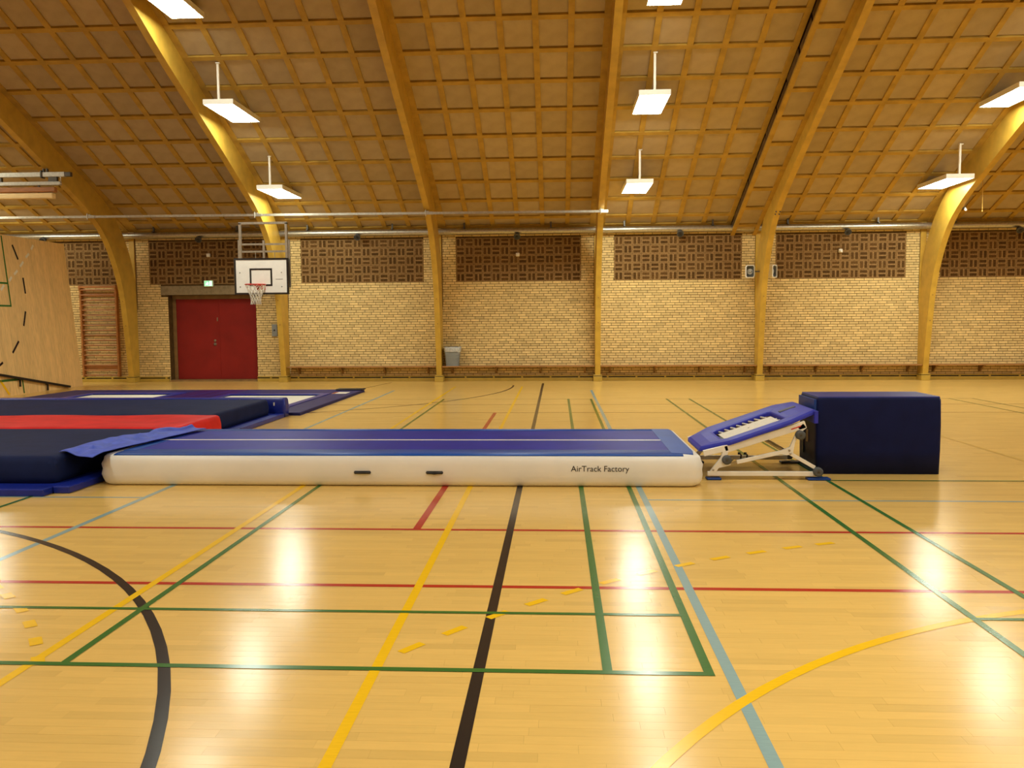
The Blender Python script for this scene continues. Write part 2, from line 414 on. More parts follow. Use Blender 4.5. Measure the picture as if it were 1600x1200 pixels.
build(MB().lathe((xm-.12, dy-.01, 1.12), (0, -1, 0), [(0, .035), (.015, .035), (.02, .02), (.03, 0)]), 'lock_cylinder', 'brass', l1)
build(MB().lathe((xm-.12, dy-.01, 1.02), (0, -1, 0), [(0, .045), (.015, .045), (.02, .02), (.05, .02), (.06, 0)]), 'door_knob', 'brass', l1)
build(MB().box(xm-.045, xm-.02, dy-.03, dy-.01, 1.66, 1.76), 'pull_plate', 'brass', l1, bevel=.004)
build(MB().box(xm-.02, xm+.02, dy-.016, dy-.0095, .05, 2.27), 'astragal', 'door', l2)

# ------------------------------------------------------------------ ceiling
ca = math.atan(SL); V_ = Vector((0, math.cos(ca), -math.sin(ca))); NN = Vector((0, math.sin(ca), math.cos(ca))); U_ = Vector((1, 0, 0))
def on_roof(x, y, off=0): return Vector((x, y, roof(y)))+NN*off
yA, yB = RIDGE-.02, YW+.05
cc = MB().obox((on_roof((XL+XR)/2, (yA+yB)/2, .115)), U_, V_, NN, (XR-XL)/2+.2, (yB-yA)/2/math.cos(ca)+.05, .03)
# near slope, plain
V2 = Vector((0, math.cos(ca), math.sin(ca))); N2 = Vector((0, -math.sin(ca), math.cos(ca)))
ceiling = tag(build(cc, 'ceiling', 'back'), 'sloping ceiling of tan panels in an ochre batten grid', kind='structure')
ym = (YN+RIDGE)/2
build(MB().obox(Vector(((XL+XR)/2, ym, roof(ym)))+N2*.1, U_, V2, N2, (XR-XL)/2+.2, (RIDGE-YN)/2/math.cos(ca)+.1, .04), 'near_slope', 'rooffar', ceiling)
RY = [7.2, 7.99, 8.77, 9.55, 10.33, 11.11, 11.89, 12.67, 13.47, 14.28, 15.10, 15.93, 16.74, 17.52, 18.28, 18.70]
BW = .115
pans = []
for i in range(len(ARX)-1):
    X0 = ARX[i]; strip = (i == 4)
    ks = [.135+.66*k for k in range(7)]
    if XL < X0 < XR: build(MB().obox(on_roof(X0, (yA+YW)/2, .045), U_, V_, NN, AW+.005, (YW-yA)/2/math.cos(ca), .03), 'rafter_batten', 'batten', ceiling)
    if strip: ks = ks[:6]
    for j, k in enumerate(ks):
        x = X0+k
        if x < XL or x > XR: continue
        wdt = BW if 0 < j < 6 else .13
        build(MB().obox(on_roof(x, (yA+YW)/2, .035), U_, V_, NN, wdt/2, (YW-yA)/2/math.cos(ca), .032), 'rafter_batten', 'batten', ceiling)
        if j+1 < len(ks):
            for r in range(len(RY)-1):
                a, c = RY[r]+.1, RY[r+1]-.018
                pans.append(((x+X0+ks[j+1])/2, (a+c)/2, .66-BW, (c-a)/math.cos(ca)))
    xa, xb = X0+AW, (ARX[i+1]-AW if not strip else X0+3.495)
    if xa > XR or xb < XL: continue
    for yk in RY:
        h = .1/math.cos(ca)/2
        build(MB().obox(on_roof((max(xa, XL)+min(xb, XR))/2, yk+.05, .03), U_, V_, NN, (min(xb, XR)-max(xa, XL))/2, h, .03), 'cross_batten', 'batten', ceiling)
def vis(q):
    p = to_px(on_roof(q[0], q[1]))
    if not p or not (-30 < p[0] < 1630 and -25 < p[1] < 400): return 1e9
    return (on_roof(q[0], q[1])-CAM).length
pans.sort(key=vis)
shared = {}; rest = MB()
for n_, (x, y_, wd, ln) in enumerate(pans):
    if x-wd/2 < XL or x+wd/2 > XR: continue
    c0 = on_roof(x, y_, .046+rnd(-.003, .003)); tw = rnd(-.006, .006)
    if n_ < 300:
        key = (round(wd, 3), round(ln, 3))
        if key not in shared: shared[key] = MB().box(-wd/2-.01, wd/2+.01, -ln/2-.008, ln/2, -.01, .01).mesh('ceiling_panel', ['panel'])
        o = link('ceiling_panel', shared[key], ceiling)
        o.matrix_parent_inverse = Matrix.Identity(4); o.location = c0; o.rotation_euler = (-ca+tw, 0, 0)
    else: rest.obox(c0, U_, V_, NN, wd/2+.01, ln/2, .01)
tag(build(rest, 'ceiling_panels', 'panel', ceiling), kind='stuff')

# dropped duct box beside one arch
DRP = .29
duct = thing('ceiling_duct', (4.2, 18, roof(18)-DRP), 'dropped ochre panelled duct box climbing the ceiling beside an arch', 'duct')
dx0, dx1 = 3.86, ARX[5]-AW
def dr(x, y, off=0): return Vector((x, y, roof(y)-DRP))+NN*off
yy0, yy1 = RIDGE+.3, YW-.02
build(MB().obox(dr(dx0+.05, (yy0+yy1)/2, .03), U_, V_, NN, .05, (yy1-yy0)/2/math.cos(ca), .03), 'edge_batten', 'batten', duct)
build(MB().obox(dr(dx1-.05, (yy0+yy1)/2, .03), U_, V_, NN, .05, (yy1-yy0)/2/math.cos(ca), .03), 'edge_batten', 'batten', duct)
for k, yk in enumerate(RY[:-1]):
    if yk < yy0: continue
    build(MB().obox(dr((dx0+dx1)/2, yk+.05, .033), U_, V_, NN, (dx1-dx0)/2-.1, .055, .028), 'cross_batten', 'batten', duct)
    nx = RY[k+1]; a, c = yk+.1, nx-.02
    build(MB().obox(dr((dx0+dx1)/2, (a+c)/2, .048), U_, V_, NN, (dx1-dx0)/2-.09, (c-a)/2/math.cos(ca), .01), 'panel', 'panel', duct)
    # loose side boards with gaps between them
    g = rnd(.0, .04)
    build(MB().obox(dr(dx0+.012+g*.3, (yk+nx)/2+.02, .17), U_, V_, NN, .008, (nx-yk)/2/math.cos(ca)-.02-g, .098-g), 'side_board', 'sideb', duct)

# ------------------------------------------------------------------ curved arches
inner = [(18.45, 0), (18.40, .5), (18.33, 1.06), (18.25, 1.6), (18.17, 2.1), (18.04, 2.6), (17.84, 3.07), (17.55, 3.55), (17.22, 3.93), (16.86, 4.21), (16.42, 4.48), (15.8, 4.78), (14.94, 5.19), (14.1, 5.58), (13.36, 5.91), (12.0, 6.52), (10.76, 7.14), (9.2, 7.92), (RIDGE, 8.98)]
outer = [(18.78, 0), (18.78, 1.0), (18.775, 1.7), (18.75, 2.3), (18.67, 2.9), (18.52, 3.36), (18.34, 3.70), (18.12, 4.02), (17.88, 4.28), (17.6, 4.53), (17.3, 4.75)]
def smooth(P, n=4):
    R_ = []
    for i in range(len(P)-1):
        p0, p1, p2, p3 = P[max(i-1, 0)], P[i], P[i+1], P[min(i+2, len(P)-1)]
        for k in range(n):
            t = k/n; R_.append(tuple(.5*((2*p1[j])+(-p0[j]+p2[j])*t+(2*p0[j]-5*p1[j]+4*p2[j]-p3[j])*t*t+(-p0[j]+3*p1[j]-3*p2[j]+p3[j])*t**3) for j in (0, 1)))
    return R_+[P[-1]]
si = smooth(inner); so = smooth(outer)
ys_up = [16.6, 15.5, 14, 12, 10, 8.5, RIDGE]
so = so+[(yy, roof(yy)+.05) for yy in ys_up]
def arch_half(x, flip):
    fy = (lambda v: 2*RIDGE-v) if flip else (lambda v: v)
    A = [(fy(p[0]), p[1]) for p in si]; B_ = [(fy(p[0]), p[1]) for p in so]
    # match both edges to the same number of stations
    def resamp(P, n):
        d = [0]
        for i in range(1, len(P)): d.append(d[-1]+math.dist(P[i], P[i-1]))
        ts = np.linspace(0, d[-1], n)
        return list(zip(np.interp(ts, d, [p[0] for p in P]), np.interp(ts, d, [p[1] for p in P])))
    n = 90; A = resamp(A, n); B_ = resamp(B_, n); mb = MB()
    for s, X in ((0, x-AW), (1, x+AW)):
        mb.add([(X, p[0], p[1]) for p in A]+[(X, p[0], p[1]) for p in B_], [(i, i+1, n+i+1, n+i) for i in range(n-1)], sm=False)
    for P in (A, B_):
        mb.add([(x-AW, p[0], p[1]) for p in P]+[(x+AW, p[0], p[1]) for p in P], [(i, i+1, n+i+1, n+i) for i in range(n-1)], sm=True)
    return mb
arch_lab = {0: 'ochre curved timber arch beyond the left edge of the picture', 1: 'ochre curved timber arch right beside the wooden wall bars',
 2: 'ochre curved timber arch between the red door and the bench, behind the backboard', 3: 'ochre curved timber arch with the grey waste basket at its foot',
 4: 'ochre curved timber arch in mid hall where the long steel rail ends', 5: 'ochre curved timber arch carrying two small loudspeakers',
 6: 'ochre curved timber arch at right rising behind the foam block', 7: 'ochre curved timber arch beyond the right edge of the picture', 8: 'last ochre timber arch far outside the right edge'}
for i, X in enumerate(ARX):
    a = thing('timber_arch', (X, 18.6, 0), arch_lab[i], 'arch', 'ochre timber arches')
    build(arch_half(X, False), 'curved_beam', 'ochre', a)
    build(arch_half(X, True), 'curved_beam', 'ochre', a)
    build(MB().box(X-.115, X+.115, 18.40, 18.69, 0, .135), 'plinth', 'baseb', a, bevel=.006)
    build(MB().box(X-.115, X+.115, 18.40, 18.69, .150, .175), 'plinth_cap', 'baseb', a, bevel=.004)
    build(MB().box(X-.1, X+.1, 18.42, 18.69, .135, .150), 'plinth_gap', 'black', a)
    build(MB().box(X-AW-.012, X+AW-.012, YW-.05, YW-.013, 1.9, 4.1), 'wall_post', 'ochre', a)
    build(MB().box(X+AW-.012, X+AW+.004, YW-.022, YW-.013, 1.9, 4.1), 'joint_strip', 'frame', a)
    if 0 < i < 8:
        for zz in (1.55, 2.2): build(MB().lathe((X, 18.27 if zz < 2 else 18.16, zz), (0, -1, 0), [(-.02, .016), (.012, .016), (.016, 0)], 8), 'bolt_head', 'frame', a)
    if i == 5:
        for sx in (-.045, .045):
            for q in (0, .09):
                yq = 16.96-q*.8; zq = 4.13+q*.6
                build(MB().lathe((X+sx, yq, zq), (0, -.6, -.8), [(-.02, .016), (.02, .016), (.025, 0)], 8), 'plate_bolt', 'darksteel', a)

# ------------------------------------------------------------------ ventilation pipe along the wall top
vp = thing('vent_pipe', (0, 18.6, 3.87), 'long galvanised spiral pipe running along the wall top', 'pipe')
build(MB().tube([(XL+.1, 18.62, 3.985), (XR-.1, 18.62, 3.985)], .085, 14), 'pipe_body', 'steel', vp)
for k in range(40):
    x = XL+.6+k*.86
    if x < XR-.2: build(MB().tube([(x, 18.62, 3.985), (x+.03, 18.62, 3.985)], .09, 14), 'pipe_joint', 'steel', vp)
for i in range(1, 8):
    for d in (-1.4, .9):
        x = ARX[i]+2.1+d
        if x < XR: build(MB().box(x-.02, x+.02, 18.53, YW, 4.06, 4.09).box(x-.02, x+.02, 18.60, 18.64, 4.06, roof(18.6)+.05), 'pipe_hanger', 'darksteel', vp)

# ------------------------------------------------------------------ steel rail across the arches
rl = thing('steel_rail', (-7, 16.8, 4.19), 'long thin steel rail crossing in front of the arches', 'rail')
z_r = lambda x: 4.268-(x+14.7)*.0031
build(MB().bar((-16.3, 16.70, z_r(-16.3)), (.47, 16.70, z_r(.47)), .05, .055), 'rail_tube', 'steel', rl)
for i in (1, 2, 3, 4):
    X = ARX[i]
    br = build(MB().box(X-.05, X+.05, 16.67, 16.73, z_r(X)+.02, z_r(X)+.055).box(X-.03, X+.16, 16.665, 16.735, z_r(X)-.035, z_r(X)+.035), 'rail_bracket', 'white' if i == 4 else 'steel', rl, bevel=.004)
    build(MB().tube([(X-.02, 16.66, z_r(X)-.07), (X-.02, 16.66, z_r(X)+.08)], .01, 6), 'bracket_pin', 'steel', br)

# ------------------------------------------------------------------ pendant lights
def make_light():
    o = thing('pendant_light', (0, 0, 0), '', 'light', 'pendant light panels')
    hw, hl, h = .305, .76, .10
    hou = MB()
    hou.box(-hw, hw, -hl, hl, .045, h).box(-hw, -hw+.014, -hl, hl, 0, .045).box(hw-.014, hw, -hl, hl, 0, .045).box(-hw+.014, hw-.014, -hl, -hl+.014, 0, .045).box(-hw+.014, hw-.014, hl-.014, hl, 0, .045)
    build(hou, 'housing', 'white', o)
    d = MB()
    nx = 4; pr = []
    for i in range(nx*2+1):                     # softly ribbed diffuser
        u = i/(nx*2); pr.append((-hw+.013+u*(2*hw-.026), .012-.010*(i % 2)))
    n = len(pr); d.add([(x, -hl+.013, z) for x, z in pr]+[(x, hl-.013, z) for x, z in pr], [(i, i+1, n+i+1, n+i) for i in range(n-1)])
    build(d, 'diffuser', 'led', o, fix=False)
    build(MB().box(-.06, .06, hl-.45, hl-.2, h, h+.05), 'driver_box', 'white', o)
    return o
light0 = make_light(); first = True
LROWS = [(10.79, 7.12), (13.56, 5.915), (16.42, 4.705)]
LX = [-15.25, -7.38, 1.18, 8.26, 16.0]
lab = {(1, 0): 'topmost light panel above the basketball hoop, cut by the picture top edge', (1, 1): 'middle light panel of the column above the basketball hoop', (1, 2): 'lowest light panel above the basketball hoop, nearest the backboard',
       (2, 0): 'light panel cut by the picture top edge above the centre of the hall', (2, 1): 'middle light panel of the column right of the central arch', (2, 2): 'lowest light panel right of the central arch, near the wall top',
       (3, 1): 'upper light panel of the two by the right picture edge', (3, 2): 'lower light panel of the two at right, next to the lit arch'}
for a, x in enumerate(LX):
    for r, (yc, z) in enumerate(LROWS):
        for near in (0, 1):
            y_ = 2*RIDGE-yc if near else yc
            o = light0 if first else copy_tree(light0)
            # keep shared rods out of the copied tree: they are added per lamp below
            first = False
            o.location = (x, y_, z)
            o['label'] = lab.get((a, r), 'white pendant light panel outside the picture') if not near else 'white pendant light panel hung over the near half of the hall'
            if near: o.rotation_euler = (0, 0, PI)
for o in [q for q in col.objects if q.name.startswith('pendant_light')]:
    near = o.location.y < RIDGE
    for s in (-.70, .66):
        yy = o.location.y+(s if not near else -s)
        top = roof(yy)-o.location.z+.03
        if top < .09: continue
        rod = build(MB().box(-.022, .022, s-.022, s+.022, .10, top), 'suspension_rod', 'white', None, loc=(0, 0, 0))
        rod.parent = o
        if s < 0 and top > .3:
            f = build(MB().box(-.03, .05, s-.05, s+.02, top-.03, top-.012), 'ceiling_bracket', 'white', None, loc=(0, 0, 0)); f.parent = rod

# ------------------------------------------------------------------ benches
blab = ['', '', 'long narrow wall bench between the basketball arch and the basket arch', 'long narrow wall bench under the grey waste basket', 'long narrow wall bench right of the central arch', 'long narrow wall bench behind the foam block', 'long narrow wall bench at the right picture edge']
for i in range(2, 7):
    a, c = ARX[i]+AW+.012, ARX[i+1]-AW-.012
    if i == 2: a += .02
    be = thing('wall_bench', ((a+c)/2, 18.6, .2), blab[i], 'bench', 'benches along the brick wall')
    build(MB().box(a, c, 18.43, YW-.012, .385, .415), 'seat_board', 'bench', be, bevel=.006)
    n = 4
    for k in range(n):
        x = a+.25+(c-a-.5)*k/(n-1)
        build(MB().poly([(18.5, .385), (YW-.012, .385), (YW-.012, .2), (YW-.05, .2)], 0, x-.02, x+.02), 'bracket', 'frame', be)

# ------------------------------------------------------------------ wall bars
wb = thing('wall_bars', (-13.3, 18.7, .15), 'wooden wall bars with many rungs on the brick wall', 'wall bars')
for x in (-13.80, -12.80):
    build(MB().poly([(YW-.13, .15), (YW-.012, .15), (YW-.012, 2.66), (YW-.17, 2.66), (YW-.17, 2.58), (YW-.13, 2.5)], 0, x-.022, x+.022), 'upright', 'wood', wb, bevel=.004)
zz = [.19+.138*k for k in range(18)]
for k, z in enumerate(zz):
    yb = YW-.095 if k < 16 else YW-.13
    if k == 8: yb = YW-.06
    build(MB().tube([(-13.78, yb, z), (-12.82, yb, z)], .019, 8), 'rung', 'wood', wb)
build(MB().box(-13.78, -12.82, YW-.165, YW-.135, 2.585, 2.65), 'top_board', 'wood', wb, bevel=.004)
for z in (.4, 2.4): build(MB().box(-13.78, -12.82, YW-.04, YW-.012, z-.04, z+.04), 'wall_board', 'wood', wb)

# ------------------------------------------------------------------ wooden rebound wall at the left, leaning slightly back
KL = .0929
def wp(y, z, off=0): return Vector((-13.01-KL*z+off, y, z))
UW = Vector((0, 1, 0)); TW = Vector((-KL, 0, 1)).normalized(); NW = UW.cross(TW).normalized()
if NW.x < 0: NW = -NW
rw = thing('rebound_wall', (-13.1, 14, 0), 'tall pale wooden board wall with painted green, black and white marks', 'wall panel')
hz = 3.655
y = 10.2; k = 0
while y < 17.27:
    wdt = .145; y1 = min(y+wdt, 17.28)
    c0 = (wp((y+y1)/2, hz/2)); 
    build(MB().obox(c0-NW*(.03+rnd(0, .0015)), UW, TW, NW, (y1-y)/2-.0008, hz/2*math.sqrt(1+KL*KL), .03), 'board', 'paleplank', rw)
    y = y1
build(MB().obox(wp(13.7, hz/2)-NW*.13, UW, TW, NW, 3.5, hz/2-.02, .06), 'backing_frame', 'frame', rw)
def mark(m, p, q, wd, name='painted_line'):
    a, c = wp(*p)+NW*.003, wp(*q)+NW*.003; d = (c-a); L = d.length; d.normalize()
    build(MB().obox((a+c)/2, d, d.cross(NW).normalized(), NW, L/2, wd/2, .0015), name, m, rw)
mark('green', (14.84, 3.63), (14.84, 2.03), .04); mark('green', (14.86, 2.545), (12.5, 2.545), .04); mark('green', (14.86, 2.03), (12.5, 2.03), .04)
for p, q in (((15.19, 3.45), (15.33, 3.12)), ((15.42, 2.7), (15.43, 2.33)), ((15.34, 1.91), (15.2, 1.57)), ((14.94, 1.22), (14.67, .96)), ((14.29, .76), (13.95, .6))): mark('blk', p, q, .05, 'painted_dash')
for p, q in (((15.98, 3.51), (15.88, 3.4)), ((15.77, 3.29), (15.63, 3.19)), ((15.51, 3.08), (15.37, 2.96)), ((15.25, 2.86), (15.11, 2.76)), ((15.01, 2.7), (14.9, 2.6)), ((14.7, 2.5), (14.57, 2.38))): mark('wht', p, q, .055, 'painted_dash')
mark('green', (12.8, .36), (14.88, .35), .05); mark('green', (14.88, .35), (14.88, .02), .04); mark('yellow', (14.12, .36), (14.36, .03), .06)
hr = thing('hand_rail', (-13, 15.2, .3), 'black handrail sloping down along the wooden wall', 'rail')
build(MB().bar(wp(13.0, .69, .05), wp(16.62, .035, .05), .04, .05), 'rail_bar', 'black', hr)
for yq, zq in ((14.72, .335), (15.72, .165), (13.6, .56)):
    build(MB().bar(wp(yq, zq, .05), wp(yq-.02, max(zq-.15, .01), .05), .03).bar(wp(yq, zq, .05), wp(yq, zq, 0), .02), 'rail_peg', 'black', hr)

# ------------------------------------------------------------------ folded apparatus hanging under the left arch
ap = thing('folded_boom', (-13, 15, 4.45), 'folded steel rails and wooden beams hung under the left arch', 'gym apparatus')
build(MB().box(-15.6, -11.86, 14.95, 15.05, 4.945, 5.055), 'steel_profile', 'steel', ap, bevel=.008)
build(MB().box(-11.86, -11.72, 14.955, 15.045, 4.95, 5.05).box(-12.42, -12.38, 14.93, 15.07, 4.92, 5.09), 'rail_end', 'darksteel', ap, bevel=.008)
build(MB().box(-15.6, -11.98, 14.96, 15.04, 4.76, 4.845), 'steel_profile', 'steel', ap, bevel=.008)
build(MB().box(-12.25, -12.05, 14.96, 15.04, 4.845, 4.95), 'connector', 'darksteel', ap)
for x in (-13.4, -15): build(MB().box(x-.04, x+.04, 14.965, 15.035, 4.845, 4.95), 'connector', 'darksteel', ap)
build(MB().box(-15.6, -12.09, 14.93, 15.05, 4.60, 4.72), 'wooden_beam', 'wood', ap, bevel=.02)
build(MB().box(-15.6, -12.13, 14.90, 15.04, 4.455, 4.58), 'wooden_beam', 'beam', ap, bevel=.02)
for x in (-12.5, -14.8): build(MB().box(x-.02, x+.02, 14.98, 15.02, 4.46, 4.77), 'strap', 'darksteel', ap)
build(MB().tube([(-11.95, 14.95, 4.95), (-11.95, 14.95, 4.80)], .008, 6).lathe((-11.95, 14.95, 4.79), (0, 0, 1), [(-.03, 0), (-.02, .025), (.02, .025), (.03, 0)], 8), 'hook', 'steel', ap)
for x in (ARX[1]-.04, ARX[1]+.04): build(MB().box(x-.015, x+.015, 14.97, 15.03, 5.05, 5.135), 'hanger', 'darksteel', ap)
build(MB().box(-15.5, -15.4, 14.97, 15.03, 5.05, roof(15)+.05), 'hanger', 'darksteel', ap)

# ------------------------------------------------------------------ basketball hoop
BY = 15.0
hp = thing('basketball_hoop', (-7.4, BY, 2.2), 'white basketball backboard with red rim and net on steel frame', 'basketball hoop')
bx0, bx1, bz0, bz1 = -8.02, -6.77, 2.245, 3.065
bd = build(MB().box(bx0+.03, bx1-.03, BY, BY+.035, bz0+.03, bz1-.03), 'backboard', 'board', hp)
fr = MB().box(bx0, bx1, BY-.006, BY+.04, bz0, bz0+.042).box(bx0, bx1, BY-.006, BY+.04, bz1-.042, bz1).box(bx0, bx0+.042, BY-.006, BY+.04, bz0+.042, bz1-.042).box(bx1-.042, bx1, BY-.006, BY+.04, bz0+.042, bz1-.042)
build(fr, 'board_border', 'blk', bd)
q0, q1, r0, r1 = -7.665, -7.145, 2.435, 2.835; t_ = .04
build(MB().box(q0, q1, BY-.004, BY, r0, r0+t_).box(q0, q1, BY-.004, BY, r1-t_, r1).box(q0, q0+t_, BY-.004, BY, r0+t_, r1-t_).box(q1-t_, q1, BY-.004, BY, r0+t_, r1-t_), 'target_square', 'blk', bd)
build(MB().box(-7.07, -6.90, BY-.003, BY, 2.585, 2.593), 'printed_mark', 'greyrub', bd)
for x in (-7.89, -6.93):
    for z in (2.42, 2.74): build(MB().lathe((x, BY, z), (0, -1, 0), [(0, .012), (.005, .012), (.008, 0)], 8), 'board_bolt', 'greyrub', bd)
rc = Vector((-7.405, BY-.36, 2.455)); rr = .222
rim = build(MB().tube([rc+Vector((rr*math.cos(2*PI*k/32), rr*math.sin(2*PI*k/32), 0)) for k in range(32)], .012, 8, closed=True), 'rim', 'rim_red', hp)
build(MB().box(-7.50, -7.31, BY-.02, BY, 2.35, 2.47).box(-7.49, -7.32, BY-.17, BY, 2.44, 2.465).box(-7.47, -7.455, BY-.14, BY, 2.36, 2.45).box(-7.355, -7.34, BY-.14, BY, 2.36, 2.45), 'rim_bracket', 'rim_red', rim)
net = MB(); nst = 12; lev = [(0, .222), (-.09, .19), (-.17, .155), (-.24, .125), (-.31, .11), (-.38, .105), (-.44, .115)]
for k in range(nst):
    for s in (1, -1):
        net.tube([rc+Vector((r*math.cos(2*PI*(k+s*.5*j)/nst), r*math.sin(2*PI*(k+s*.5*j)/nst), z)) for j, (z, r) in enumerate(lev)], .0065, 4)
build(net, 'net', 'net', hp)
fx0, fx1 = -7.885, -6.82; fy = BY+.07
fz = 3.855
uf = MB().bar((fx0, fy, 2.5), (fx0, fy, fz), .05).bar((fx1, fy, 2.5), (fx1, fy, fz), .05).bar((fx0-.025, fy, fz), (fx1+.025, fy, fz), .05)
build(uf, 'lift_frame', 'steel', hp, label='U shaped steel frame above the board')
for z in (3.22, 3.385): build(MB().bar((fx0, fy+.04, z), (fx1, fy+.04, z), .04), 'cross_bar', 'steel', hp)
build(MB().bar(((fx0+fx1)/2, fy+.02, 2.5), ((fx0+fx1)/2, fy+.02, 3.47), .045), 'center_post', 'steel', hp)
for x in (fx0-.04, fx1+.045): build(MB().bar((x, fy+.03, 2.4), (x, fy+.03, 3.48), .05, .04), 'guide_rail', 'steel', hp)
for x in (-7.54, -7.1): build(MB().tube([(x, fy, 3.0), (x, fy, 3.22)], .008, 6), 'guide_rod', 'steel', hp)
for x, xx, ye in ((-7.75, -8.75, YW-.04), (-7.0, -8.06, 17.86)):
    for z in (2.45, 2.9): build(MB().bar((x, fy+.05, z), (xx, ye, z), .06), 'support_arm', 'steel', hp)
    build(MB().box(xx-.06, xx+.06, ye-.005, ye+.028, 2.35, 3.0), 'mount_plate', 'steel', hp)

# ------------------------------------------------------------------ small things on the wall
ex = thing('exit_sign', (-10.19, 18.72, 2.56), 'small glowing green exit sign above the red door', 'exit sign')
build(MB().box(-10.315, -10.07, 18.69, 18.765, 2.60, 2.765), 'sign_case', 'white', ex, bevel=.006)
face = build(MB().box(-10.305, -10.08, 18.684, 18.69, 2.61, 2.755), 'sign_face', 'exitg', ex)
build(MB().box(-10.16, -10.095, 18.681, 18.684, 2.625, 2.74), 'door_symbol', 'exitw', face)
build(MB().poly([(-10.28, 2.66), (-10.23, 2.70), (-10.23, 2.72), (-10.2, 2.72), (-10.2, 2.70), (-10.175, 2.68), (-10.2, 2.68), (-10.2, 2.65), (-10.18, 2.63), (-10.2, 2.625), (-10.225, 2.655), (-10.26, 2.63), (-10.27, 2.64), (-10.24, 2.66), (-10.24, 2.68)], 1, 18.681, 18.684), 'running_figure', 'exitw', face)
build(MB().box(-10.22, -10.16, 18.74, YW, 2.63, 2.70), 'wall_mount', 'white', ex)
pn = thing('control_panel', (-8.42, 18.76, 1.23), 'slim pale control panel with a dark button right of the door', 'control panel')
build(MB().box(-8.492, -8.345, YW-.05, YW-.008, 1.23, 1.56), 'panel_case', 'basket', pn, bevel=.008)
build(MB().lathe((-8.42, YW-.05, 1.40), (0, -1, 0), [(0, .022), (.012, .02), (.014, 0)], 10), 'button', 'black', pn)
clab = ['above the waste basket bay', 'right of the central arch', 'above the foam block', 'at the right picture edge', 'above the red door', 'above the wooden wall', 'above the bench right of the backboard']
for (x, z), l in zip([(-1.754, 3.85), (2.508, 3.87), (6.795, 3.86), (11.1, 3.855), (-10.344, 3.87), (-14.666, 3.9), (-6.02, 3.88)], clab):
    s = thing('ceiling_speaker', (x, 18.55, z), 'small dark round device under the pipe '+l, 'sensor', 'dark devices under the pipe')
    build(MB().lathe((x, 18.52, z), (0, -.8, -.6), [(-.05, .03), (-.03, .07), (.03, .085), (.05, .075), (.035, .05), (.06, .03), (.065, 0)], 16), 'dome', 'black', s)
    build(MB().lathe((x, 18.52, z), (0, -.8, -.6), [(.028, .089), (.052, .089), (.052, .074), (.04, .07)], 16), 'ring', 'greyrub', s)
    build(MB().box(x-.02, x+.02, 18.54, 18.6, z, 3.93), 'clamp', 'darksteel', s)
for (x, z), l in zip([(-1.753, 3.372), (6.704, 3.378), (-10.196, 3.449)], ['on the dark brick band of the waste basket bay', 'on the dark brick band above the foam block', 'on the dark brick band above the red door']):
    s = thing('motion_detector', (x, 18.76, z-.04), 'small white motion detector '+l, 'detector', 'white motion detectors')
    build(MB().box(x-.05, x+.05, YW-.07, YW-.008, z-.045, z+.05), 'detector_case', 'white', s, bevel=.015)
    build(MB().lathe((x, YW-.07, z-.01), (0, -1, -.2), [(0, .035), (.02, .03), (.03, .012), (.031, 0)], 12), 'lens', 'board', s)
# two horn loudspeakers on the arch
def horn(x, z, y_, ang_, l):
    s = thing('horn_loudspeaker', (x, y_, z-.16), l, 'loudspeaker', 'horn loudspeakers on the arch')
    R_ = Matrix.Rotation(ang_, 4, 'Z'); w2, h2 = .115, .165
    def ring(a, c, yy): return [Vector((x, y_, z))+R_ @ Vector((sx*a, yy, sz*c)) for sx, sz in ((-1, -.75), (-.75, -1), (.75, -1), (1, -.75), (1, .75), (.75, 1), (-.75, 1), (-1, .75))]
    L8 = [ring(w2, h2, .12), ring(w2, h2, -.02), ring(w2-.02, h2-.02, -.03), ring(w2-.022, h2-.022, .0), ring(.05, .05, .09)]
    vs_ = [p for r in L8 for p in r]; f = MB()
    f.add(vs_, [(i*8+k, i*8+(k+1) % 8, (i+1)*8+(k+1) % 8, (i+1)*8+k) for i in (0, 1, 2) for k in range(8)]+[tuple(range(8))])
    build(f, 'horn_case', 'trackside', s)
    build(MB().add(vs_, [(24+k, 24+(k+1) % 8, 32+(k+1) % 8, 32+k) for k in range(8)]+[tuple(range(32, 40))]), 'horn_throat', 'greyrub', s)
    c0 = Vector((x, y_, z)); dn = R_ @ Vector((0, -1, 0))
    build(MB().lathe(c0-dn*.085, dn, [(0, .07), (.03, .075), (.03, .06), (.01, .04), (.06, .03), (.075, 0)], 16), 'horn_plug', 'liner', s)
    build(MB().bar(c0-dn*.08, (ARX[5]+math.copysign(AW+.002, x-ARX[5]), 18.33, z), .03), 'mount_arm', 'darksteel', s)
horn(4.275, 2.84, 18.3, -.12, 'pale horn loudspeaker facing forward on the left side of its arch')
horn(4.885, 2.84, 18.3, .75, 'pale horn loudspeaker turned away on the right side of its arch')
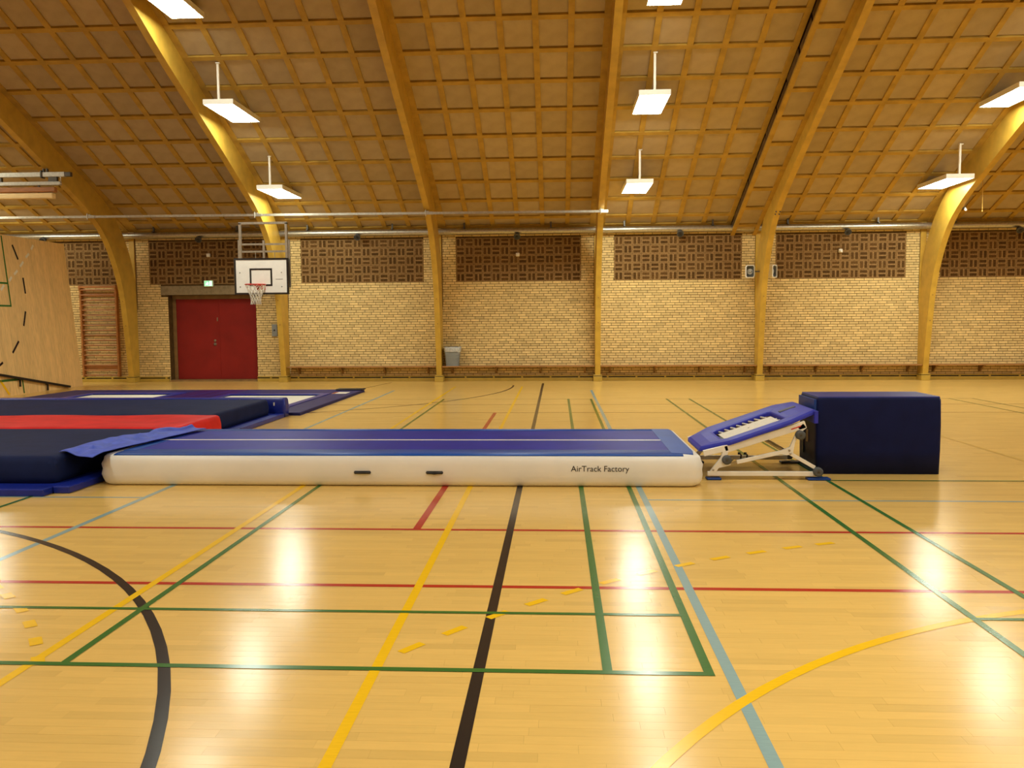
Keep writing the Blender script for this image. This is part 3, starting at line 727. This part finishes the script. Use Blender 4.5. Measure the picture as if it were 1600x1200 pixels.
# waste basket on the bench
wbk = thing('waste_basket', (-3.515, 18.64, .415), 'grey perforated waste basket with plastic liner beside the arch', 'waste basket')
def wall_grid(mb, x0b, x1b, x0t, x1t, y0b, y1b, y0t, y1t, z0, z1):
    pb_ = [(x0b, y0b), (x1b, y0b), (x1b, y1b), (x0b, y1b)]; pt = [(x0t, y0t), (x1t, y0t), (x1t, y1t), (x0t, y1t)]
    for s_ in range(4):
        a, b2 = pb_[s_], pb_[(s_+1) % 4]; c2, d2 = pt[s_], pt[(s_+1) % 4]
        def P(u, v):
            lo = (a[0]+(b2[0]-a[0])*u, a[1]+(b2[1]-a[1])*u); hi = (c2[0]+(d2[0]-c2[0])*u, c2[1]+(d2[1]-c2[1])*u)
            return (lo[0]+(hi[0]-lo[0])*v, lo[1]+(hi[1]-lo[1])*v, z0+(z1-z0)*v)
        nu, nv = 9, 9
        for i in range(nu):
            for j in range(nv):
                u0, u1, v0, v1 = i/nu, (i+1)/nu, j/nv, (j+1)/nv; e = .28
                O = [P(u0, v0), P(u1, v0), P(u1, v1), P(u0, v1)]
                if j < 6 and 0 < i < nu-1 or j < 6:
                    du, dv = (u1-u0)*e, (v1-v0)*e
                    I_ = [P(u0+du, v0+dv), P(u1-du, v0+dv), P(u1-du, v1-dv), P(u0+du, v1-dv)]
                    mb.add(O+I_, [(0, 1, 5, 4), (1, 2, 6, 5), (2, 3, 7, 6), (3, 0, 4, 7)])
                else: mb.add(O, [(0, 1, 2, 3)])
g = MB(); wall_grid(g, -3.675, -3.355, -3.715, -3.315, 18.50, 18.74, 18.48, 18.77, .43, .88)
g.box(-3.68, -3.35, 18.495, 18.745, .416, .432)
build(g, 'basket_body', 'basket', wbk)
g = MB(); n = 40; ringv = []
for lv, (z, ins) in enumerate([(.45, .03), (.78, .012), (.9, -.004), (.925, -.02), (.90, -.03), (.82, -.022), (.79, -.02)]):
    for k in range(n):
        t = 2*PI*k/n; cx, cy = -3.515, 18.625; ax, ay = .2-ins-(.02 if lv == 0 else 0), .142-ins*.9
        sx = math.copysign(abs(math.cos(t))**.4, math.cos(t)); sy = math.copysign(abs(math.sin(t))**.4, math.sin(t))
        j = .006 if lv > 1 else 0
        ringv.append((cx+sx*ax+rnd(-j, j), min(cy+sy*ay+rnd(-j, j), 18.785), z+rnd(-j, j)*2))
g.add(ringv, [(i*n+k, i*n+(k+1) % n, (i+1)*n+(k+1) % n, (i+1)*n+k) for i in range(6) for k in range(n)], sm=True)
build(g, 'plastic_liner', 'liner', wbk)
tag(build(MB().tube([(9.151, 16.5, roof(16.5)+.06), (9.16, 16.5, 4.66), (9.171, 16.5, 4.09)], .006, 6).lathe((9.171, 16.5, 4.08), (0, 0, 1), [(-.02, 0), (-.015, .012), (.015, .012), (.02, 0)], 8), 'pull_cord', 'palyel'), 'thin pull cord hanging from the ceiling by the right arch', 'cord')
det = thing('arch_sensor', (8.97, 16.8, 4.2), 'tiny white sensor bulb on the lit right arch', 'sensor')
build(MB().lathe((8.94, 16.82, 4.17), (0, -.5, -.8), [(-.05, .02), (.0, .03), (.03, .03), (.05, .015), (.055, 0)], 10), 'bulb', 'white', det)
build(MB().box(8.897, 8.96, 16.82, 16.90, 4.18, 4.22), 'bulb_base', 'darksteel', det)

# ------------------------------------------------------------------ soft mats
def soft_box(mb, x0, x1, y0, y1, z0, z1, r, seg=4, nx=24, ny=16, amp=.0, seed=0, mi=0, sag=0, bulge=.012):
    """rounded cushion: plan grid on top, rolled edges, straight sides; gentle waves on top"""
    rs = random.Random(seed); ph = [(rs.uniform(.6, 6), rs.uniform(.6, 7), rs.uniform(0, 6), rs.uniform(.3, 1)) for _ in range(6)]
    def wave(x, y): return amp*sum(a*math.sin(kx*x+ky*y+p) for kx, ky, p, a in ph)/2.5
    xs = [x0+r*(1-math.cos(PI/2*k/seg)) for k in range(seg)]+list(np.linspace(x0+r, x1-r, nx))+[x1-r+r*math.sin(PI/2*(k+1)/seg) for k in range(seg)]
    ys = [y0+r*(1-math.cos(PI/2*k/seg)) for k in range(seg)]+list(np.linspace(y0+r, y1-r, ny))+[y1-r+r*math.sin(PI/2*(k+1)/seg) for k in range(seg)]
    def drop(x, y):
        dx = max(x0+r-x, 0, x-(x1-r))/r; dy2 = max(y0+r-y, 0, y-(y1-r))/r
        d = min(1, math.hypot(dx, dy2)); return r*(1-math.sqrt(max(0, 1-d*d)))
    V, n, m = [], len(xs), len(ys)
    for yv in ys:
        for xv in xs:
            # pull corners in so that the plan is rounded as well
            dx = max(x0+r-xv, 0, xv-(x1-r)); dy2 = max(y0+r-yv, 0, yv-(y1-r)); h = math.hypot(dx, dy2)
            px, py = xv, yv
            if h > r:
                s_ = r/h
                px = xv+(dx-dx*s_)*(1 if xv < x0+r else -1); py = yv+(dy2-dy2*s_)*(1 if yv < y0+r else -1)
            u = (xv-x0)/(x1-x0)*2-1; v = (yv-y0)/(y1-y0)*2-1
            V.append((px, py, z1-drop(px, py)+wave(px, py)*(1-max(abs(u), abs(v))**8)-sag*(1-u*u)*(1-v*v)))
    Fc = [(j*n+i, j*n+i+1, (j+1)*n+i+1, (j+1)*n+i) for j in range(m-1) for i in range(n-1)]
    edge = [i for i in range(n)]+[j*n+n-1 for j in range(1, m)]+[(m-1)*n+i for i in range(n-2, -1, -1)]+[j*n for j in range(m-2, 0, -1)]
    o = len(V); E_ = len(edge)
    for lv, zz_ in enumerate((.66, .33, 0)):
        for e in edge:
            x, y_, z = V[e]; bul = bulge*math.sin(PI*(1-zz_)) if lv < 2 else 0
            cx, cy = (x0+x1)/2, (y0+y1)/2
            V.append((x+(bul if x > x1-r*.5 else -bul if x < x0+r*.5 else 0), y_+(bul if y_ > y1-r*.5 else -bul if y_ < y0+r*.5 else 0), z0+(z-z0)*zz_))
    ringi = [edge]+[[o+lv*E_+k for k in range(E_)] for lv in range(3)]
    for lv in range(3):
        A, B_ = ringi[lv], ringi[lv+1]
        Fc += [(A[k], B_[k], B_[(k+1) % E_], A[(k+1) % E_]) for k in range(E_)]
    Fc.append(tuple(ringi[3]))
    mb.add(V, Fc, mi, sm=True)
    return mb
XM = -11.2
bp = thing('base_mat', (-8, 7, 0), 'flat blue vinyl base mat under the navy and red landing mats', 'mat')
build(MB().box(XM, -5.50, 3.74, 10.15, 0, .068), 'mat_body', 'bluevinyl', bp, bevel=.012, seg=3)
sd = thing('edge_mat', (-5.42, 7, 0), 'narrow blue vinyl edge strip along the landing mats next to the inflated track', 'mat')
build(MB().box(-5.495, -5.335, 3.88, 10.15, 0, .070), 'mat_body', 'bluevinyl', sd, bevel=.012, seg=3)
for yq in (5.2, 8.2): build(MB().box(-5.50, -5.333, yq, yq+.006, .02, .0712), 'seam', 'padvinyl', sd)
Z0 = .072
tag(build(soft_box(MB(), XM, -5.56, 4.02, 6.18, Z0, .33, .07, nx=60, ny=24, amp=.012, seed=3), 'landing_mat', 'navy'), 'navy landing mat nearest the viewer, left of the inflated track', 'mat', 'landing mats')
tag(build(soft_box(MB(), XM, -5.38, 6.21, 7.62, Z0, .335, .06, nx=60, ny=20, amp=.016, seed=5), 'landing_mat', 'red'), 'bright red landing mat between the two navy mats', 'mat', 'landing mats')
tag(build(soft_box(MB(), XM, -5.55, 7.65, 10.02, Z0, .325, .06, nx=60, ny=24, amp=.016, seed=9), 'landing_mat', 'navy'), 'navy landing mat behind the red mat', 'mat', 'landing mats')
fb = thing('foam_beam', (-8, 10.3, 0), 'long blue foam beam between the far navy mat and the trampolines', 'foam beam')
build(soft_box(MB(), XM, -5.335, 10.17, 10.40, 0, .325, .04, nx=40, ny=6), 'beam_body', 'bluevinyl', fb)
build(MB().box(-5.52, -5.50, 10.15, 10.175, .2, .255), 'white_tag', 'white', fb)
for k in range(26): build(MB().lathe((-5.7-k*.2, 10.165, .298), (0, -1, .3), [(0, .008), (.006, .006), (.008, 0)], 6), 'snap_stud', 'brass', fb)

# ------------------------------------------------------------------ twin trampoline frame behind the mats
tr = thing('trampoline_set', (-8.6, 12.9, 0), 'pair of low trampolines with white beds set in purple blue padding', 'trampoline')
ZT = .055
tx0, tx1, ty0, ty1 = -12.05, -5.15, 10.43, 15.3
b1 = (-11.08, -8.98, 11.0, 14.3); b2 = (-7.86, -5.64, 11.0, 14.0)
build(MB().box(tx0, tx1, ty0, ty1, 0, .02), 'frame_base', 'padvinyl', tr)
m_ = .0
def pad(x0, x1, y0, y1, mname, z1=ZT, name='pad'): return build(MB().box(x0+.004, x1-.004, y0+.004, y1-.004, .02, z1), name, mname, tr, bevel=.012, seg=3)
pad(tx0, b1[0], ty0, ty1, 'padvinyl'); pad(b2[1], tx1, ty0, ty1, 'padvinyl')
pad(b1[0], b1[1], b1[3], ty1, 'padvinyl'); pad(b2[0], b2[1], b2[3], ty1, 'padvinyl')
pad(b1[0], b1[1], ty0, b1[2], 'padvinyl'); pad(b2[0], b2[1], ty0, b2[2], 'padvinyl')
pad(b1[1], b2[0], ty0, ty1, 'purple')
for x in (-8.55, -8.2): build(MB().box(x, x+.03, ty0+.1, ty1-.1, ZT-.004, ZT+.002), 'seam_strip', 'bluevinyl', tr)
for q in (b1, b2):
    bd_ = build(MB().box(q[0]+.12, q[1]-.12, q[2]+.12, q[3]-.16, .03, .04), 'jump_bed', 'bed', tr)
    for (x0, x1, y0, y1) in ((q[0]-.02, q[1]+.02, q[3]-.15, q[3]+.12), (q[0]-.02, q[0]+.13, q[2], q[3]-.15), (q[1]-.13, q[1]+.02, q[2], q[3]-.15), (q[0]-.02, q[1]+.02, q[2]-.05, q[2]+.13)):
        build(MB().box(x0, x1, y0, y1, .045, ZT+.018), 'frame_pad', 'bluevinyl', tr, bevel=.012)
build(MB().box(-5.62, -5.30, 14.15, 14.55, ZT, ZT+.002), 'white_label', 'white', tr)
build(MB().box(-5.62, -5.55, 14.151, 14.549, ZT+.0005, ZT+.0025), 'red_label', 'redl', tr)
build(MB().box(-5.75, -5.13, 15.0, 15.32, ZT+.001, ZT+.03), 'corner_flap', 'black', tr, bevel=.01)

# ------------------------------------------------------------------ inflated tumbling track
tk = thing('inflatable_track', (-2.3, 5.28, 0), 'long inflated tumbling track, indigo top and cream sides', 'air track')
tx = (-5.285, .70, 4.262, 6.30); TH = .312
prof = [(.09, .0), (.05, .005), (.024, .025), (.008, .06), (.001, .11), (0, .16), (.003, .21), (.010, .25), (.022, .28), (.042, .300), (.07, .309), (.11, TH)]
def plan(off, r0=.15, n=8):
    x0, x1, y0, y1 = tx[0]+off, tx[1]-off, tx[2]+off, tx[3]-off; r = max(r0-off*.6, .03); P = []
    for cx, cy, a in ((x1-r, y0+r, -PI/2), (x1-r, y1-r, 0), (x0+r, y1-r, PI/2), (x0+r, y0+r, PI)):
        for k in range(n+1): t = a+PI/2*k/n; P.append((cx+r*math.cos(t), cy+r*math.sin(t)))
    out = []                                   # add points along the long edges
    m = len(P)
    for i in range(m):
        a, c = P[i], P[(i+1) % m]; out.append(a)
        L = math.dist(a, c)
        if L > 1: out += [(a[0]+(c[0]-a[0])*k/20, a[1]+(c[1]-a[1])*k/20) for k in range(1, 20)]
    return out
rg = [plan(o_) for o_, z in prof]; n = len(rg[0]); Vv = []
for (o_, z), P in zip(prof, rg):
    for k, (x, y_) in enumerate(P):
        e = max(0, 1-min(abs(x-tx[0]), abs(x-tx[1]))/.5)   # puckers near the ends
        py = .006*e*math.sin(z*75+2*x) if .05 < z < .28 else 0
        Vv.append((x-py*(1 if x > -2 else -1), y_+py, z))
body = MB().add(Vv, [(i*n+k, i*n+(k+1) % n, (i+1)*n+(k+1) % n, (i+1)*n+k) for i in range(len(prof)-1) for k in range(n)]+[tuple(range((len(prof)-1)*n, len(prof)*n))], sm=True)
body.add(Vv[:n], [tuple(range(n))])
build(body, 'track_body', 'trackside', tk)
zt = TH
build(MB().box(-5.13, .46, 4.59, 6.06, zt-.002, zt+.004), 'top_panel', 'tracktop', tk)
def shell(x0, x1, y_in, y_out, sgn):            # edge band rolling over the shoulder
    pr = [(y_in, zt+.005)]+[(y_out+sgn*o_, z+.004) for o_, z in prof[::-1] if z > .285]
    V = [(x0, a, z) for a, z in pr]+[(x1, a, z) for a, z in pr]; m = len(pr)
    return MB().add(V, [(i, i+1, m+i+1, m+i) for i in range(m-1)], sm=True)
o = build(shell(-5.12, .50, 4.60, tx[2]-.003, 1), 'edge_band', 'trackband', tk, label='royal blue band along the front edge')
o.modifiers.new('s', 'SOLIDIFY').thickness = .004
o = build(shell(-5.12, .50, 6.05, tx[3]+.003, -1), 'edge_band', 'trackband', tk); o.modifiers.new('s', 'SOLIDIFY').thickness = .004
build(MB().poly([(.40, 4.40), (.60, 4.345), (.62, 4.5), (.62, 6.1), (.60, 6.2), (.40, 6.2)], 2, zt-.003, zt+.006), 'end_band', 'trackband', tk)
build(MB().poly([(-5.13, 4.52), (-5.0, 4.52), (-5.0, 6.06), (-5.13, 6.06)], 2, zt-.003, zt+.006), 'end_band', 'trackband', tk)
build(MB().box(-5.13, .40, 5.255, 5.305, zt+.003, zt+.0065), 'center_line', 'board', tk)
for hx in (-2.608, -1.90):
    hd = MB().tube([(hx-.075, tx[2]+.002, .142+.0), (hx-.066, tx[2]-.018, .145), (hx, tx[2]-.03, .138 if hx > -2 else .143), (hx+.066, tx[2]-.018, .145), (hx+.075, tx[2]+.002, .142)], .011, 8)
    hdl = build(hd, 'handle', 'black', tk)
    build(MB().box(hx-.078, hx+.078, tx[2]-.004, tx[2]+.006, .127, .157), 'handle_patch', 'black', hdl)
fc = bpy.data.curves.new('lettering', 'FONT'); fc.body = 'AirTrack Factory'; fc.size = .1; fc.extrude = .0006
fo = bpy.data.objects.new('tmp', fc); col.objects.link(fo)
bpy.context.view_layer.update()
me = bpy.data.meshes.new_from_object(fo.evaluated_get(bpy.context.evaluated_depsgraph_get())); bpy.data.objects.remove(fo)
vx = [v.co.x for v in me.vertices]; sx = .558/(max(vx)-min(vx)); mn = min(vx)
for v in me.vertices:
    x, y_ = v.co.x, v.co.y
    zz_ = .158+y_*.085/.1*.92; off = np.interp(zz_, [z for _, z in prof], [o_ for o_, _ in prof])
    v.co = (-.578+(x-mn)*sx, tx[2]+off-.0025-v.co.z, zz_)
me.materials.clear(); me.materials.append(MT['black'])
lt = link('lettering', me, tk); lt['label'] = 'black lettering on the cream side'
build(MB().box(-.02, .2, 6.16, 6.19, zt+.004, zt+.0055), 'small_print', 'ltblue', tk)

# blue cloth bridging mat and track
g = MB(); nu, nv = 26, 90; V = []
rs = random.Random(4)
for j in range(nv+1):
    v = j/nv
    for i in range(nu+1):
        u = i/nu
        ya = 4.27+v*1.83; yb = 4.06+v*1.98
        xa = -5.66+v*.12+.02*math.sin(v*9); xb = -5.20+v*.28
        if v > .72: xa += (v-.72)*.75
        x = xa+(xb-xa)*u; y_ = ya+(yb-ya)*u
        z = .350+.014*math.sin(u*9+v*5)*(1-u)+.014*math.sin(v*31+u*6+1.5*math.sin(v*12))*max(0, 1-abs(u-.45)*1.7)+.034*math.exp(-((u-.5-.04*math.sin(v*14))/.07)**2)*(1 if v > .12 else 0)
        z += -.03*max(0, 1-v/.08)*(.3+u*.7)
        if u > .6: z = max(z, .328 if v > .1 else .30)
        V.append((x, y_, z))
g.add(V, [(j*(nu+1)+i, j*(nu+1)+i+1, (j+1)*(nu+1)+i+1, (j+1)*(nu+1)+i) for j in range(nv) for i in range(nu)], sm=True)
cl = tag(build(g, 'blue_cloth', 'cloth'), 'crumpled blue cloth strip over the gap between mats and track', 'cloth')
md = cl.modifiers.new('s', 'SOLIDIFY'); md.thickness = .005

# ------------------------------------------------------------------ mini trampoline, tilted
mt = thing('mini_trampoline', (1.35, 5.2, 0), 'tilted mini trampoline with blue pad, white bed and white folding frame', 'trampoline')
S_ = .4/1.13
def tz(x): return .30+(x-.74)*S_
out8 = [(.745, 4.88), (1.02, 4.67), (1.62, 4.665), (1.89, 4.78), (1.90, 5.60), (1.72, 5.81), (.985, 5.845), (.745, 5.63)]
hole = [(1.015, 4.90), (1.30, 4.895), (1.572, 4.885), (1.575, 5.18), (1.566, 5.46), (1.30, 5.43), (1.03, 5.40), (1.02, 5.15)]
def hring(P, dz): return [(x, y_, tz(x)+dz) for x, y_ in P]
# align octagon stations with hole stations
o8 = [out8[0], out8[1], out8[2], out8[3], out8[4], out8[5], out8[6], out8[7]]
h8 = [hole[0], hole[1], hole[2], hole[3], hole[4], hole[5], hole[6], hole[7]]
h8 = [(.985, 4.89), (1.02, 4.862), (1.57, 4.855), (1.605, 4.89), (1.605, 5.47), (1.57, 5.505), (1.03, 5.465), (.99, 5.43)]
mid = [((a[0]+c[0])/2, (a[1]+c[1])/2) for a, c in zip(o8, h8)]
L_ = [hring(h8, -.05), hring(h8, -.008), hring([((a[0]*.85+c[0]*.15), (a[1]*.85+c[1]*.15)) for a, c in zip(h8, o8)], .004), hring(mid, .008), hring([((a[0]*.1+c[0]*.9), (a[1]*.1+c[1]*.9)) for a, c in zip(h8, o8)], 0), hring(o8, -.015), hring(o8, -.045)]
vs_ = [p for r in L_ for p in r]
pd = build(MB().add(vs_, [(i*8+k, i*8+(k+1) % 8, (i+1)*8+(k+1) % 8, (i+1)*8+k) for i in range(6) for k in range(8)], sm=False), 'frame_pad', 'tramppad', mt, bevel=.012, seg=3)
sk = MB().poly([(1.86, 4.74), (1.905, 4.75), (1.915, 5.58), (1.87, 5.60)], 2, tz(1.88)-.14, tz(1.88)-.02)
build(sk, 'pad_skirt', 'tramppad', mt, bevel=.015)
lg = MB().obox((1.72, 5.235, tz(1.72)+.008), Vector((1, 0, S_)).normalized(), Vector((0, 1, 0)), Vector((-S_, 0, 1)).normalized(), .085, .035, .004)
build(lg, 'grey_label', 'greyrub', pd)
tn = Vector((-S_, 0, 1)).normalized(); tu = Vector((1, 0, S_)).normalized(); tv = Vector((0, 1, 0))
bedc = Vector((1.285, 5.065, tz(1.285)-.018))
build(MB().obox(bedc, tu, tv, tn, .29, .20, .003), 'jump_bed', 'bed', mt)
build(MB().obox(bedc+tn*.0035, tu, tv, tn, .012, .002, .0006).obox(bedc+tn*.0035, tu, tv, tn, .002, .012, .0006), 'center_cross', 'blk', mt)
build(MB().obox(bedc+Vector((0, .1, 0))-tn*.05, tu, tv, tn, .34, .34, .004), 'under_cloth', 'black', mt)
for k in range(8):
    x = 1.06+k*.065
    build(MB().tube([(x, 5.26, tz(x)-.018), (x+.012, 5.33, tz(x)-.025), (x-.005, 5.49, tz(x)-.035)], .009, 6), 'spring', 'bed', mt)
for k in range(3):
    y_ = 4.95+k*.12; x = 1.57
    build(MB().tube([(1.54, y_, tz(1.54)-.045), (1.66, y_, tz(1.66)-.05)], .008, 6), 'spring', 'bed', mt)
for y_ in (4.705, 5.70):
    def Q(x, z): return (x, y_, z)
    near = y_ < 5
    wn = -.03 if near else .03
    build(MB().bar(Q(.76, .265), Q(1.0, .325), .035, .06).bar(Q(.97, .305), Q(1.76, .56), .035, .072).bar(Q(1.7, .505), Q(1.755, .55), .035, .06), 'side_beam', 'white', mt, bevel=.004)
    if near: build(MB().obox((1.665, y_-.0185, .527), tu, tn, tv, .05, .006, .0006), 'printed_mark', 'rim_red', mt)
    build(MB().bar(Q(.80, .062), Q(1.86, .062), .035, .045), 'base_bar', 'white', mt, bevel=.004)
    build(MB().poly([(.80, .05), (.86, .05), (.91, .12), (1.03, .15), (1.02, .17), (.98, .20), (1.005, .29), (.95, .29), (.93, .22)], 1, y_-.02, y_+.02), 'low_bracket', 'white', mt)
    build(MB().bar(Q(1.02, .16), Q(1.12, .182), .02), 'strut_inner', 'brass', mt)
    build(MB().bar(Q(1.09, .178), Q(1.56, .285), .03, .038), 'telescopic_strut', 'white', mt, bevel=.003)
    build(MB().poly([(1.50, .262), (1.58, .25), (1.64, .26), (1.645, .30), (1.66, .38), (1.70, .46), (1.67, .47), (1.61, .33), (1.50, .285)], 1, y_-.016, y_+.016), 'joint_plate', 'white', mt)
    for px_, pz_ in ((1.605, .30), (1.615, .268), (.855, .10)): build(MB().lathe((px_, y_+wn*.5, pz_), (0, math.copysign(1, wn), 0), [(0, .012), (.008, .01), (.01, 0)], 8), 'bolt', 'brass', mt)
    build(MB().bar(Q(1.60, .275), Q(1.86, .125), .03, .036), 'rear_strut', 'white', mt, bevel=.003)
    for wx, wz in ((.985, .205), (1.705, .455), (1.885, .085)):
        for d in (-.014, .016):
            wy = y_+wn+d
            build(MB().lathe((wx, wy-.012, wz), (0, 1, 0), [(0, .03), (.004, .047), (.02, .047), (.024, .03)], 18), 'wheel', 'greyrub', mt)
        build(MB().lathe((wx, y_+wn-.03, wz), (0, 1, 0), [(0, .012), (.06, .012)], 10), 'axle', 'darksteel', mt)
    for fx0_, fx1_ in ((.79, .935), (1.785, 2.01)):
        if fx1_ > 1.95 and not near: pass
        build(MB().box(fx0_, min(fx1_, 1.955) if 5.0 < y_ < 5.65 else fx1_, y_-.05, y_+.06, .0, .022), 'rubber_foot', 'boxblue' if near else 'black', mt, bevel=.008)
build(MB().bar((1.06, 4.775, .185), (1.06, 5.68, .185), .02).bar((1.56, 4.775, .285), (1.56, 5.68, .285), .02), 'cross_tube', 'brass', mt)
for kx in (1.15, 1.21): build(MB().tube([(kx, 4.80, .19), (kx+.005, 4.80, .235), (kx-.015, 4.80, .25)], .009, 6).lathe((kx-.015, 4.80, .25), (0, 0, 1), [(-.01, .015), (.01, .015), (.012, 0)], 8), 'clamp_lever', 'black', mt)

# ------------------------------------------------------------------ foam block
bk = thing('foam_block', (2.6, 5.33, 0), 'large navy blue vinyl foam block at the end of the mini trampoline', 'foam block')
build(soft_box(MB(), 1.972, 3.225, 5.02, 5.64, .002, .80, .035, seg=4, nx=20, ny=12, amp=.003, seed=2, bulge=.006), 'block_cover', 'boxnavy', bk)
build(MB().box(1.986, 3.212, 5.034, 5.628, .785, .806), 'lit_top', 'boxlit', bk, bevel=.008, label='block top with its lit tone painted lighter blue')  # thin slab added to carry the painted lit tone of the block top
build(MB().box(1.948, 1.975, 5.05, 5.61, .56, .775), 'side_flap', 'boxblue', bk, bevel=.004)
build(MB().box(1.952, 1.972, 5.30, 5.335, .30, .43), 'side_handle', 'frame', bk, bevel=.004)
build(MB().box(1.954, 1.970, 5.44, 5.47, .16, .46), 'velcro_strip', 'black', bk, bevel=.003)
